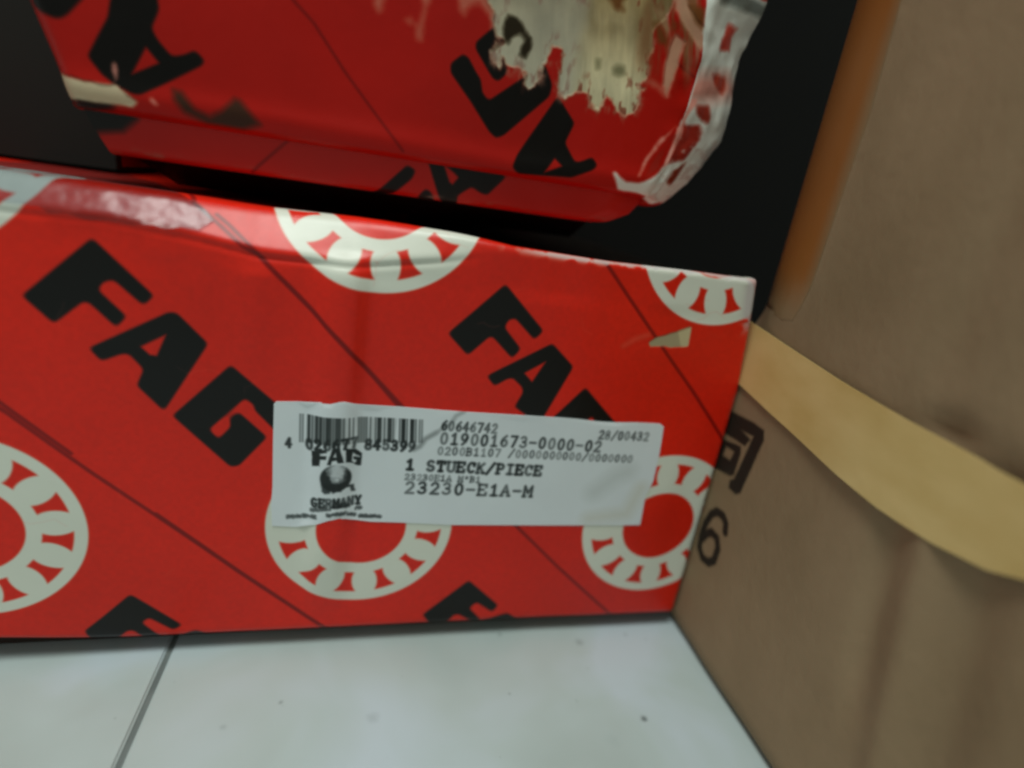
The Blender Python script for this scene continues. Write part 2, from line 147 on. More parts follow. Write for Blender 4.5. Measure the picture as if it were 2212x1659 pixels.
UY = .17
def upper_grid():
    """lid of the upper box; V = height, U = x on the front, 1.1..1.3 on the crushed corner facet"""
    v = np.concatenate([[.30, .33], np.linspace(.36, .50, 26), np.arange(.51, 1.2, .012), [1.3, 1.5, 1.75]])
    xl = np.interp(v, [.45, .503, .624, 1.0], [-.690, -.704, -.745, -.86])
    xr = np.interp(v, [.43, .457, .531, .612, .699, .824, .963, 1.2], [.85, .858, .888, .905, .920, .931, .911, .90])
    xo = np.interp(v, [.36, .40, .435, .50, .561, .639, .756, .868, 1.04, 1.3], [.89, .915, .957, 1.02, 1.064, 1.104, 1.110, 1.096, 1.147, 1.16])
    s = np.concatenate([np.linspace(0, .03, 4), np.linspace(.05, 1, 80)])
    t = np.linspace(0, 1, 22)[1:]
    w = np.array([.02, .06, .15, .5, 1.2, 2.6])
    wl = w[::-1]; X0_, V0_ = np.meshgrid(wl, v); X0_ = X0_*1.0
    n = len(v); S_, Vf = np.meshgrid(s, v); T_, Vt = np.meshgrid(t, v); W_, Vw = np.meshgrid(w, v)
    Xf = xl[:, None]+(xr-xl)[:, None]*S_; Yf = UY+0*Xf+.06*np.clip((.03-S_)/.03, 0, 1)**2
    Xt = xr[:, None]+(xo-xr)[:, None]*T_; Yt = UY+.08*T_**1.3
    Xw = xo[:, None]+0*W_+.01; Yw = UY+.08+W_
    Xl = xl[:, None]-.004+0*X0_; Yl = UY+.06+X0_
    X = np.hstack([Xl, Xf, Xt, Xw]); Y = np.hstack([Yl, Yf, Yt, Yw]); V = np.hstack([V0_, Vf, Vt, Vw])
    U = np.hstack([xl[:, None]-X0_, Xf, 1.1+.2*T_, 1.3+W_])
    # roll of the lower rim: fold at z=.457 in front, .435 at the corner
    zf = np.concatenate([np.full(len(s)+len(wl), .452), .452-.020*smooth(t*1.2), np.full(len(w), .432)])
    zf = zf+.004*np.sin(np.arange(len(zf))*.55)*np.concatenate([np.zeros(len(s)+len(wl)), np.ones(len(t)), np.zeros(len(w))])
    d = zf[None, :]-V; r = .02
    a = np.clip(d/r, 0, None)
    Zr = np.where(d > 0, zf-r*np.tanh(a*.9)*.9, V); Yadd = np.where(d > 0, r*(np.sqrt(1+a*a)-1), 0)
    Y = Y+Yadd; Z = Zr
    soft = smooth((V-.45)/.05)
    Y = Y+.020*(fbm(U*2.2+1, V*2.2+4, 11, 2)-.5)*soft*(U < 1.3)-.007*np.exp(-((V-.478)/.030)**2)*(U < 1.0)
    cr = ((U > .80) & (U < 1.31))*smooth((V-.43)/.03)
    Y = Y+(.05*(np.abs(fbm(U*9, V*6, 21, 3)-.5)-.1)+.018*(np.abs(fbm(U*26, V*20, 23, 2)-.5)-.1))*cr*smooth((U-.8)/.15)
    X = X+.022*(fbm(U*4, V*14, 31, 3)-.5)*(U > 1.0)*smooth((U-1.0)/.2)
    return np.stack([X, Y, Z], -1), U, V

def tray_grid():
    """slanting strip of the upper box below its lid"""
    v = np.concatenate([np.linspace(.30, .37, 14), np.linspace(.38, .50, 14)])
    xr = np.interp(v, [.30, .335, .345, .38, .42, .5], [.70, .72, .76, .83, .86, .865])
    xl = np.interp(v, [.30, .35, .4, .5], [-.60, -.612, -.64, -.68])
    s = np.linspace(0, 1, 90); w = np.array([.02, .06, .2, .8, 2.4])
    S_, V = np.meshgrid(s, v); X = xl[:, None]+(xr-xl)[:, None]*S_
    Y = .205-.10*(V-.34)+.03*smooth((S_-.93)/.07)
    d = np.clip(.352-V, 0, None)/.016
    Z = np.where(V < .352, .352-.014*np.tanh(d), V)
    Y = Y+np.where(V < .352, .016*(np.sqrt(1+d*d)-1), 0)
    Y = Y+.010*(fbm(X*5, V*5, 41, 2)-.5)
    XW = xr[:, None]+.006+0*w[None]; YW = Y[:, -1:]+w[None]; ZW = np.repeat(Z[:, -1:], len(w), 1); VW = np.repeat(v[:, None], len(w), 1)
    U = np.hstack([X, XW+w[None]])
    P = np.stack([np.hstack([X, XW]), np.hstack([Y, YW]), np.hstack([Z, ZW])], -1)
    return P, U, np.hstack([V, VW])

D = json.loads(DATA)

# ---------------- helpers ----------------
def pt(x, y, z): return (x*S, y*S, (z+FZ)*S)

def mesh_obj(name, verts, faces, mat, parent=None, uvs=None, smooth_=True, flat_quads=False):
    me = bpy.data.meshes.new(name)
    me.from_pydata([pt(*p) for p in verts], [], faces)
    if uvs is not None:
        l = me.uv_layers.new(name='uv')
        idx = np.empty(len(me.loops), dtype=np.int32); me.loops.foreach_get('vertex_index', idx)
        l.data.foreach_set('uv', np.asarray(uvs, dtype=np.float32)[idx].ravel())
    me.materials.append(mat)
    if smooth_: me.polygons.foreach_set('use_smooth', [True]*len(me.polygons))
    if flat_quads: me.polygons.foreach_set('use_smooth', [len(p.vertices) == 3 for p in me.polygons])
    o = bpy.data.objects.new(name, me); sc.collection.objects.link(o)
    if parent: o.parent = parent; o.matrix_parent_inverse = parent.matrix_world.inverted()
    return o

def empty(name, loc, label, cat, group=None, kind=None):
    o = bpy.data.objects.new(name, None); sc.collection.objects.link(o)
    o.location = pt(*loc); o.empty_display_size = .02
    if label: o['label'] = label
    if cat: o['category'] = cat
    if group: o['group'] = group
    if kind: o['kind'] = kind
    bpy.context.view_layer.update()
    return o

def grid_mesh(G, dom, extra=None, skip=None):
    P, U, V = G; n, m = U.shape
    u0, u1, v0, v1 = dom
    verts = P.reshape(-1, 3).tolist()
    uv = np.stack([(U.ravel()-u0)/(u1-u0), (V.ravel()-v0)/(v1-v0)], 1).tolist()
    faces = []
    for i in range(n-1):
        for j in range(m-1):
            if skip is not None and skip(U[i, j], V[i, j]): continue
            a = i*m+j; faces.append((a, a+1, a+m+1, a+m))
    if extra:
        for q in extra:
            b = len(verts); verts += [list(p) for p in q]; uv += [[.5, .02]]*len(q); faces.append(tuple(range(b, b+len(q))))
    return verts, faces, uv

def box_verts(x0, x1, y0, y1, z0, z1):
    v = [(x, y, z) for z in (z0, z1) for y in (y0, y1) for x in (x0, x1)]
    f = [(0, 2, 3, 1), (4, 5, 7, 6), (0, 1, 5, 4), (2, 6, 7, 3), (0, 4, 6, 2), (1, 3, 7, 5)]
    return v, f

# ---------------- print raster: flat print as a picture in the box's own coordinates ----------------
class Canvas:
    def __init__(s, dom, res, base):
        s.dom = dom; u0, u1, v0, v1 = dom; s.res = res
        s.w = int((u1-u0)*res); s.h = int((v1-v0)*res)
        s.u = (u0+(np.arange(s.w)+.5)/res)[None, :]; s.v = (v0+(np.arange(s.h)+.5)/res)[:, None]
        s.c = np.empty((s.h, s.w, 3)); s.c[:] = np.array(base)/255.
    def win(s, a, b, c, d):
        u0, u1, v0, v1 = s.dom
        i0 = max(0, int((c-v0)*s.res)); i1 = min(s.h, int((d-v0)*s.res)+2)
        j0 = max(0, int((a-u0)*s.res)); j1 = min(s.w, int((b-u0)*s.res)+2)
        return (slice(i0, i1), slice(j0, j1)) if i1 > i0 and j1 > j0 else None
    def blend(s, w, cov, col):
        col = np.array(col)/255. if not isinstance(col, np.ndarray) else col
        s.c[w] = s.c[w]*(1-cov[..., None])+col*cov[..., None]
    def sdf(s, poly, pad=.02, rough=0, seed=1, freq=30, rnd=0):
        p = np.array(poly)
        w = s.win(p[:, 0].min()-pad, p[:, 0].max()+pad, p[:, 1].min()-pad, p[:, 1].max()+pad)
        if w is None: return None, None
        U = np.broadcast_to(s.u[:, w[1]], (w[0].stop-w[0].start, w[1].stop-w[1].start)); V = np.broadcast_to(s.v[w[0]], U.shape)
        d = np.full(U.shape, 1e9); ins = np.zeros(U.shape, bool)
        for k in range(len(p)):
            a = p[k]; b = p[(k+1) % len(p)]; e = b-a; L = e@e+1e-12
            t = np.clip(((U-a[0])*e[0]+(V-a[1])*e[1])/L, 0, 1)
            d = np.minimum(d, np.hypot(U-a[0]-t*e[0], V-a[1]-t*e[1]))
            c = ((a[1] > V) != (b[1] > V)) & (U < (b[0]-a[0])*(V-a[1])/(b[1]-a[1]+1e-12)+a[0])
            ins ^= c
        sd = np.where(ins, -d, d)
        if rnd:
            k_ = max(1, int(rnd*s.res))
            for ax in (0, 1, 0, 1):
                q = np.cumsum(np.concatenate([np.repeat(np.take(sd, [0], ax), k_+1, ax), sd, np.repeat(np.take(sd, [-1], ax), k_, ax)], ax), ax)
                sd = (np.take(q, range(2*k_+1, q.shape[ax]), ax)-np.take(q, range(0, q.shape[ax]-2*k_-1), ax))/(2*k_+1)
        if rough: sd = sd+rough*(fbm(U*freq, V*freq, seed, 3)-.5)*2
        return w, sd
    def fill(s, poly, col, soft=.006, alpha=1., grow=0, rough=0, seed=1, holes=(), freq=30, mod=None):
        rnd = .007 if tuple(col) == INK else (.004 if rough > .002 else 0)
        w, sd = s.sdf(poly, .02+soft+rough, rough, seed, freq, rnd)
        if w is None: return
        cov = np.clip(.5-(sd-grow)/soft, 0, 1)
        for h in holes:
            wh, sh = s.sdf(h, 5)
            full = np.ones((s.h, s.w)); full[wh] = np.clip(.5+sh/soft, 0, 1)
            cov = cov*full[w]
        if mod is not None: cov = cov*mod(s.u[:, w[1]]+0*s.v[w[0]], s.v[w[0]]+0*s.u[:, w[1]])
        s.blend(w, cov*alpha, col)
    def stroke(s, pts, width, col, soft=.004, alpha=1.):
        for a, b in zip(pts[:-1], pts[1:]): pass
        p = np.array(pts); pad = width+soft+.004
        w = s.win(p[:, 0].min()-pad, p[:, 0].max()+pad, p[:, 1].min()-pad, p[:, 1].max()+pad)
        if w is None: return
        U = s.u[:, w[1]]+0*s.v[w[0]]; V = s.v[w[0]]+0*s.u[:, w[1]]; d = np.full(U.shape, 1e9)
        for k in range(len(p)-1):
            a, b = p[k], p[k+1]; e = b-a; L = e@e+1e-12
            t = np.clip(((U-a[0])*e[0]+(V-a[1])*e[1])/L, 0, 1)
            d = np.minimum(d, np.hypot(U-a[0]-t*e[0], V-a[1]-t*e[1]))
        s.blend(w, np.clip(.5-(d-width/2)/soft, 0, 1)*alpha, col)
    def image(s, name, data=False):
        im = bpy.data.images.new(name, s.w, s.h, alpha=False, float_buffer=False)
        if data: im.colorspace_settings.name = 'Non-Color'
        px = np.ones((s.h, s.w, 4), np.float32); px[..., :3] = np.clip(s.c, 0, 1)
        im.pixels.foreach_set(px.ravel()); im.pack()
        return im

RED = (221, 33, 12); WHITE = (222, 224, 210); INK = (9, 4, 1); LINE = (124, 6, 2)

def ring(cv, cx, cz, k0=-100):
    R0, R1 = .276, .132
    w = cv.win(cx-.3, cx+.3, cz-.3, cz+.3)
    if w is None: return
    U = cv.u[:, w[1]]-cx+0*cv.v[w[0]]; V = cv.v[w[0]]-cz+0*cv.u[:, w[1]]
    r = np.hypot(U, V); a = np.degrees(np.arctan2(V, U)); sf = .006
    cov = np.clip(.5-(r-R0)/sf, 0, 1)*np.clip(.5+(r-R1)/sf, 0, 1)
    # rollers: bow-tie gaps of red between them
    am = ((a-k0) % 30)-15                   # gap centred at am = +-15, roller at 0
    band = np.clip(.5-(np.abs(r-.206)-.036)/sf, 0, 1)
    t = np.radians(am)*r; q = np.sqrt((t/.0395)**2+((r-.206)/.056)**2)
    gap = band*np.clip(.5+(q-1)*.037/sf, 0, 1)
    cv.blend(w, cov*(1-gap), WHITE)

# ---------------- stroke font for the printer lettering ----------------
def _arc(cx, cy, rx, ry, a0, a1, n=9):
    return [(cx+rx*math.cos(math.radians(a0+(a1-a0)*k/n)), cy+ry*math.sin(math.radians(a0+(a1-a0)*k/n))) for k in range(n+1)]
GL = {
 '0': [_arc(.5, .5, .33, .5, 0, 360, 16)], '1': [[(.25, .8), (.52, 1), (.52, 0)], [(.22, 0), (.82, 0)]],
 '2': [_arc(.5, .72, .32, .28, 160, -30, 8)+[(.15, 0), (.88, 0)]], '3': [_arc(.47, .75, .3, .25, 150, -90, 8), _arc(.47, .26, .36, .26, 90, -150, 8)],
 '4': [[(.65, 0), (.65, 1), (.12, .32), (.88, .32)]], '5': [[(.82, 1), (.25, 1), (.2, .55)]+_arc(.48, .32, .34, .31, 120, -150, 8)],
 '6': [_arc(.52, .3, .32, .3, 0, 360, 12), [(.2, .33), (.3, .7), (.72, 1)]], '7': [[(.15, 1), (.85, 1), (.4, 0)]],
 '8': [_arc(.5, .75, .27, .25, 0, 360, 12), _arc(.5, .26, .34, .26, 0, 360, 12)], '9': [_arc(.5, .7, .32, .3, 0, 360, 12), [(.82, .68), (.7, .3), (.3, 0)]],
 '-': [[(.15, .48), (.85, .48)]], '/': [[(.1, -.08), (.9, 1.08)]], '*': [[(.3, .6), (.7, .9)], [(.3, .9), (.7, .6)], [(.5, .55), (.5, .95)]],
 'A': [[(.08, 0), (.5, 1), (.92, 0)], [(.25, .35), (.75, .35)], [(0, 0), (.25, 0)], [(.75, 0), (1, 0)]],
 'B': [[(.15, 0), (.15, 1)], [(.05, 1), (.5, 1)]+_arc(.5, .76, .28, .24, 90, -90, 6)+[(.15, .52)], [(.5, .52)]+_arc(.52, .26, .34, .26, 90, -90, 6)+[(.05, 0)]],
 'C': [_arc(.54, .5, .4, .5, 50, 310, 12), [(.86, .95), (.86, .7)]], 'E': [[(.15, 0), (.15, 1)], [(.05, 1), (.88, 1), (.88, .8)], [(.15, .52), (.6, .52)], [(.05, 0), (.9, 0), (.9, .22)]],
 'G': [_arc(.52, .5, .4, .5, 50, 330, 12)+[(.88, .42), (.55, .42)]], 'I': [[(.5, 0), (.5, 1)], [(.2, 1), (.8, 1)], [(.2, 0), (.8, 0)]],
 'K': [[(.15, 0), (.15, 1)], [(.85, 1), (.18, .45)], [(.38, .6), (.9, 0)], [(.02, 0), (.3, 0)], [(.75, 0), (1, 0)]],
 'M': [[(.1, 0), (.1, 1), (.5, .35), (.9, 1), (.9, 0)], [(0, 0), (.25, 0)], [(.75, 0), (1, 0)]],
 'N': [[(.12, 0), (.12, 1), (.85, 0), (.85, 1)]], 'P': [[(.18, 0), (.18, 1)], [(.05, 1), (.55, 1)]+_arc(.55, .74, .3, .26, 90, -90, 6)+[(.18, .48)], [(.05, 0), (.4, 0)]],
 'R': [[(.15, 0), (.15, 1), (.55, 1)]+_arc(.55, .75, .3, .25, 90, -90, 6)+[(.15, .5)], [(.5, .5), (.92, 0)]],
 'S': [_arc(.5, .74, .33, .26, 40, 270, 9)+_arc(.5, .25, .36, .25, 90, -150, 9)], 'T': [[(.5, 0), (.5, 1)], [(.08, .8), (.08, 1), (.92, 1), (.92, .8)], [(.3, 0), (.7, 0)]],
 'U': [[(.12, 1), (.12, .35)]+_arc(.5, .32, .38, .32, 180, 360, 8)+[(.88, 1)], [(0, 1), (.28, 1)], [(.72, 1), (1, 1)]],
 'Y': [[(.1, 1), (.5, .5), (.9, 1)], [(.5, .5), (.5, 0)], [(.28, 0), (.72, 0)]],
}
TXT = (22, 28, 28)
def put_text(cv, s, a, b, h, dark, wd):
    a = np.array(a); b = np.array(b); n = len(s); adv = (b-a)/n; e = (b-a)/np.linalg.norm(b-a); up = np.array([-e[1], e[0]])
    cw = np.linalg.norm(adv)*.80
    for k, ch in enumerate(s):
        o = a+adv*(k+.1)+np.random.RandomState(k+len(s)).uniform(-.0006, .0006, 2)
        al = dark*(.82+.18*math.sin(k*2.3+n))
        for st in GL.get(ch, []):
            cv.stroke([o+e*x*cw+up*y*h for x, y in st], h*wd*1.55, TXT, .0060, min(1, al*1.1))

# ---------------- materials ----------------
def new_mat(name):
    m = bpy.data.materials.new(name); m.use_nodes = True
    nt = m.node_tree; return m, nt, nt.nodes['Principled BSDF']
def node(nt, t, **kw):
    n = nt.nodes.new(t)
    for k, v in kw.items(): setattr(n, k, v)
    return n
def bump(nt, b, hsock, strength, dist):
    n = node(nt, 'ShaderNodeBump'); n.inputs['Strength'].default_value = strength; n.inputs['Distance'].default_value = dist*S
    nt.links.new(hsock, n.inputs['Height']); nt.links.new(n.outputs[0], b.inputs['Normal']); return n
def noise_mat(name, c0, c1, scale, rough=.7, detail=6, bumps=None, spec=.4):
    m, nt, b = new_mat(name)
    tc = node(nt, 'ShaderNodeTexCoord'); ns = node(nt, 'ShaderNodeTexNoise'); ns.inputs['Scale'].default_value = scale/S; ns.inputs['Detail'].default_value = detail
    geo = node(nt, 'ShaderNodeNewGeometry'); nt.links.new(geo.outputs['Position'], ns.inputs['Vector'])
    rp = node(nt, 'ShaderNodeValToRGB'); rp.color_ramp.elements[0].position = .3; rp.color_ramp.elements[1].position = .7
    rp.color_ramp.elements[0].color = (*c0, 1); rp.color_ramp.elements[1].color = (*c1, 1)
    nt.links.new(ns.outputs['Fac'], rp.inputs[0]); nt.links.new(rp.outputs[0], b.inputs['Base Color'])
    b.inputs['Roughness'].default_value = rough; b.inputs['Specular IOR Level'].default_value = spec
    if bumps: bump(nt, b, ns.outputs['Fac'], bumps[0], bumps[1])
    return m
def image_mat(name, im, mask=None, rough=.3, rough2=.9, spec=.5, coat=0, bumps=(.25, .004), nscale=3):
    m, nt, b = new_mat(name)
    t = node(nt, 'ShaderNodeTexImage', image=im, extension='EXTEND', interpolation='Cubic'); nt.links.new(t.outputs[0], b.inputs['Base Color'])
    geo = node(nt, 'ShaderNodeNewGeometry'); ns = node(nt, 'ShaderNodeTexNoise'); ns.inputs['Scale'].default_value = nscale/S; ns.inputs['Detail'].default_value = 5
    nt.links.new(geo.outputs['Position'], ns.inputs['Vector'])
    mr = node(nt, 'ShaderNodeMapRange'); mr.inputs[3].default_value = rough-.06; mr.inputs[4].default_value = rough+.10
    nt.links.new(ns.outputs['Fac'], mr.inputs[0]); rs = mr.outputs[0]; h = ns.outputs['Fac']
    if mask is not None:
        k = node(nt, 'ShaderNodeTexImage', image=mask, extension='EXTEND')
        mx = node(nt, 'ShaderNodeMix', data_type='FLOAT'); nt.links.new(k.outputs[0], mx.inputs[0]); nt.links.new(rs, mx.inputs[2]); mx.inputs[3].default_value = rough2; rs = mx.outputs[0]
        ma = node(nt, 'ShaderNodeMath', operation='MULTIPLY_ADD'); nt.links.new(k.outputs[0], ma.inputs[0]); ma.inputs[1].default_value = -1.2; nt.links.new(ns.outputs['Fac'], ma.inputs[2]); h = ma.outputs[0]
    nt.links.new(rs, b.inputs['Roughness']); b.inputs['Specular IOR Level'].default_value = spec
    b.inputs['Coat Weight'].default_value = coat; b.inputs['Coat Roughness'].default_value = .12
    bump(nt, b, h, *bumps)
    return m

# ================= THE SETTING: floor tiles, wall =================
floor = empty('floor', (0, 0, -FZ), None, None, kind='structure')
tm, nt, b = new_mat('tile_glaze')
geo = node(nt, 'ShaderNodeNewGeometry')
n1 = node(nt, 'ShaderNodeTexNoise'); n1.inputs['Scale'].default_value = 1.5/S; n1.inputs['Detail'].default_value = 3; n1.inputs['Distortion'].default_value = .6
nt.links.new(geo.outputs['Position'], n1.inputs['Vector'])
rp = node(nt, 'ShaderNodeValToRGB'); e = rp.color_ramp.elements
e[0].position = .34; e[0].color = (.37, .435, .42, 1); e[1].position = .66; e[1].color = (.46, .535, .575, 1)
k = e.new(.5); k.color = (.41, .485, .48, 1)
nt.links.new(n1.outputs['Fac'], rp.inputs[0]); col = rp.outputs[0]
for (x, y, r, a) in D['spots']:                                    # chips and flecks in the glaze
    ds = node(nt, 'ShaderNodeVectorMath', operation='DISTANCE'); nt.links.new(geo.outputs['Position'], ds.inputs[0]); ds.inputs[1].default_value = pt(x, y, -FZ)
    wob = node(nt, 'ShaderNodeMath', operation='MULTIPLY_ADD'); n2 = node(nt, 'ShaderNodeTexNoise'); n2.inputs['Scale'].default_value = 60/S
    nt.links.new(geo.outputs['Position'], n2.inputs['Vector']); nt.links.new(n2.outputs['Fac'], wob.inputs[0]); wob.inputs[1].default_value = r*S*.9; nt.links.new(ds.outputs['Value'], wob.inputs[2])
    mr = node(nt, 'ShaderNodeMapRange', interpolation_type='SMOOTHSTEP'); nt.links.new(wob.outputs[0], mr.inputs[0]); mr.inputs[1].default_value = r*S*1.7; mr.inputs[2].default_value = r*S*.5; mr.inputs[3].default_value = 0; mr.inputs[4].default_value = a
    mx = node(nt, 'ShaderNodeMix', data_type='RGBA'); nt.links.new(mr.outputs[0], mx.inputs[0]); nt.links.new(col, mx.inputs[6]); mx.inputs[7].default_value = (.06, .075, .075, 1); col = mx.outputs[2]
# fine stray grit
n3 = node(nt, 'ShaderNodeTexNoise'); n3.inputs['Scale'].default_value = 26/S; n3.inputs['Detail'].default_value = 2; nt.links.new(geo.outputs['Position'], n3.inputs['Vector'])
mr = node(nt, 'ShaderNodeMapRange'); nt.links.new(n3.outputs['Fac'], mr.inputs[0]); mr.inputs[1].default_value = .73; mr.inputs[2].default_value = .80; mr.inputs[4].default_value = .35
mx = node(nt, 'ShaderNodeMix', data_type='RGBA'); nt.links.new(mr.outputs[0], mx.inputs[0]); nt.links.new(col, mx.inputs[6]); mx.inputs[7].default_value = (.15, .17, .16, 1)
nt.links.new(mx.outputs[2], b.inputs['Base Color'])
b.inputs['Roughness'].default_value = .32; b.inputs['Specular IOR Level'].default_value = .4
bump(nt, b, n1.outputs['Fac'], .15, .02)
TS = 3.5; JX = -.489; JY = 1.05; GAP = .0085
bt = bmesh.new()
bmesh.ops.create_cube(bt, size=1)
for v_ in bt.verts: v_.co = Vector(((v_.co.x)*(TS-2*GAP)*S, v_.co.y*(TS-2*GAP)*S, (v_.co.z-.5)*.09*S))
bmesh.ops.bevel(bt, geom=[e_ for e_ in bt.edges if all(v_.co.z > -.001 for v_ in e_.verts)], offset=.006*S, segments=3, affect='EDGES')
tme = bpy.data.meshes.new('tile'); bt.to_mesh(tme); bt.free(); tme.materials.append(tm)
for i in range(-2, 2):
    for j in range(-2, 2):
        t = bpy.data.objects.new('tile', tme); sc.collection.objects.link(t); t.parent = floor
        t.location = ((JX+(i+.5)*TS)*S, (JY+(j+.5)*TS)*S, -.0004*abs((i*3+j*5) % 3)*S)
grout = noise_mat('grout_dirt', (.08, .10, .10), (.20, .23, .22), 4, .9, bumps=(.4, .01))
v, f = box_verts(-8, 8, -6.5, 8.5, -FZ-.14, -FZ-.010)
mesh_obj('grout', v, f, grout, floor, smooth_=False)
wallm = noise_mat('wall_shade_black', (.0035, .002, .001), (.005, .003, .002), .6, .8)  # near-black colour holds the deep shade of the gap behind the boxes
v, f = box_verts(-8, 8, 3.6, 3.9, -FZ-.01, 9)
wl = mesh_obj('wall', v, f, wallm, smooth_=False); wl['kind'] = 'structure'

# ================= LOWER BOX =================
DL = (-2.0, 1.30, -1.06, .78)
cv = Canvas(DL, 620, RED)
n = fbm(cv.u*3+0*cv.v, cv.v*3+0*cv.u, 4, 4)
cv.c *= (1+.12*(n-.5))[..., None]
n = fbm(cv.u*90+0*cv.v, cv.v*90+0*cv.u, 44, 3); cv.c *= (1+.07*(n-.5))[..., None]
for sh in (0, -1):
    sft = lambda P: [(x+sh, y) for x, y in P]
    for P in D['line']: cv.stroke(sft(P), .010, LINE, .006, .9)
for i in (-2, -1, 0, 1):
    for j in (0, 1): ring(cv, .065+i, -.632+j)
for sh in (0, -1):
    sft = lambda P: [(x+sh, y) for x, y in P]
    hs = [sft(h) for h in D['hole']]
    for k_, P in enumerate(D['black']):
        if sh and max(x for x, y in P) > .3: continue
        cv.fill(sft(P), INK, soft=.007, holes=[hs[0]] if k_ == 1 else ([hs[1]] if k_ == 4 else []), grow=.001)
cv.fill(D['torn'][0], (168, 152, 118), rough=.004, seed=8); cv.fill(D['torn'][1], (196, 180, 140), rough=.003, seed=9)
_r = np.random.RandomState(12)
for _ in range(46):                                                # faint scratches and rubs
    a_ = np.array([_r.uniform(-1.0, 1.2), _r.uniform(-1.0, .25)]); d_ = _r.uniform(0, 2*np.pi); l_ = _r.uniform(.02, .12)
    p_ = [a_+np.array([math.cos(d_+.25*math.sin(k_*1.3+_)), math.sin(d_+.25*math.sin(k_*1.3+_))])*l_*k_/4 for k_ in range(5)]
    cv.stroke(p_, _r.uniform(.002, .004), (232, 120, 104), .004, _r.uniform(.06, .22))
cv.stroke([(.795, .005), (.83, .03), (.87, .045)], .010, (220, 110, 92), .02, .5)
# scuffs where the corner and rim are worn to the white board
mk = Canvas(DL, 310, (0, 0, 0))
for c_ in (cv, mk):
    U = c_.u+0*c_.v; V = c_.v+0*c_.u
    nn = fbm(U*34, V*34, 17, 4)
    rim = np.exp(-((V-.247)/.012)**2)*smooth((U-.3)/.3)
    corner = np.exp(-((U-1.205)/.020)**2)*smooth((V-.02)/.16)*(U < 1.3)
    low = np.exp(-((V+1.036)/.010)**2)*.35+np.exp(-((U-1.222)/.010)**2)*.45
    a = np.clip((nn-.55+.42*rim+.50*corner+.16*low)*5, 0, 1)*np.clip(rim*1.3+corner*1.3+low, 0, 1)
    c_.c = c_.c*(1-a[..., None]*.85)+np.array([.80, .77, .76])*a[..., None]*.85 if c_ is cv else c_.c+a[..., None]
mk.fill(D['torn'][0], (255, 255, 255)); mk.fill(D['sticker'], (0, 0, 0))
lid_mat = image_mat('printed_lid_board', cv.image('lower_lid_print'), mk.image('lower_lid_wear', True), rough=.34, rough2=.8, spec=.32, bumps=(.22, .010), nscale=5)
tray_shade = noise_mat('shaded_tray_board', (.022, .010, .006), (.032, .014, .008), 3, .6)  # near-black: the shade under the lid's rim is put into the colour

GL_ = lower_grid()
b1 = empty('bearing_box', (-.4, 1.4, -FZ), 'intact red bearing box on the tiled floor, with a white barcode sticker', 'box', 'red printed bearing boxes')
yb = float(GL_[0][:, :, 1].max()); xr_ = 1.235
ex = [[(LX0, 0.01, LV0+.03), (LX0, 3.0, LV0+.03), (LX0, 3.0, .24), (LX0, .05, .24)], [(LX0, 3.0, LV0+.03), (xr_, 3.0, LV0+.03), (xr_, 3.0, .24), (LX0, 3.0, .24)]]
v, f, uv = grid_mesh(GL_, DL, ex, skip=lambda a, c: a > 1.255 and c > .30)
lid = mesh_obj('lid', v, f, lid_mat, b1, uv)
v, f = box_verts(LX0+.03, 1.20, .075, 2.97, -FZ+.001, .2)
mesh_obj('tray', v, f, tray_shade, b1, smooth_=False)

# the sticker follows the lid's surface
def forward(G):
    P, U, V = G; uu = U[0]; vv = V[:, 0]
    def f_(a, c):
        j = int(np.clip(np.searchsorted(uu, a)-1, 0, len(uu)-2)); i = int(np.clip(np.searchsorted(vv, c)-1, 0, len(vv)-2))
        s_ = (a-uu[j])/(uu[j+1]-uu[j]); t_ = (c-vv[i])/(vv[i+1]-vv[i])
        return (P[i, j]*(1-s_)*(1-t_)+P[i, j+1]*s_*(1-t_)+P[i+1, j]*(1-s_)*t_+P[i+1, j+1]*s_*t_)
    return f_
def patch(poly, step, fwd, off, dom):
    """a thin sheet of outline poly laid on a surface, with a real edge all round"""
    p = np.array(poly); n0 = len(p)
    pts = [tuple(q) for q in p]
    c = Canvas((p[:, 0].min()-.01, p[:, 0].max()+.01, p[:, 1].min()-.01, p[:, 1].max()+.01), 1/step, (0, 0, 0))
    w_, sd = c.sdf(poly, .1)
    for i in range(sd.shape[0]):
        for j in range(sd.shape[1]):
            if sd[i, j] < -step*.5: pts.append((float(c.u[0, w_[1].start+j]), float(c.v[w_[0].start+i, 0])))
    r = geometry.delaunay_2d_cdt([Vector(q) for q in pts], [(i, (i+1) % n0) for i in range(n0)], [], 1, 1e-7)
    vs = r[0]; top = [np.array(fwd(q.x, q.y))+np.array(off) for q in vs]; bot = [np.array(fwd(q.x, q.y))+np.array(off)*.1 for q in vs]
    m_ = len(vs); fs = [tuple(t_) for t_ in r[2]]
    from collections import Counter
    ed = Counter(); 
    for t_ in fs:
        for k in range(3): ed[(t_[k], t_[(k+1) % 3])] += 1
    rim = [(a_, b_) for (a_, b_) in ed if (b_, a_) not in ed]; side = []
    dup = lambda L: [L[q] for e_ in rim for q in e_]
    sv = dup(top)+dup(bot); su = [vs[q] for e_ in rim for q in e_]; nr = 2*len(rim)
    for q in range(len(rim)): side.append((2*m_+2*q+1, 2*m_+2*q, 2*m_+2*q+nr, 2*m_+2*q+1+nr))
    uv_ = [[(q.x-dom[0])/(dom[1]-dom[0]), (q.y-dom[2])/(dom[3]-dom[2])] for q in list(vs)*2+su*2]
    return [list(q) for q in top+bot+sv], fs+side, uv_
DS = (-.215, 1.02, -.66, -.19)
cs = Canvas(DS, 1500, (222, 228, 232))
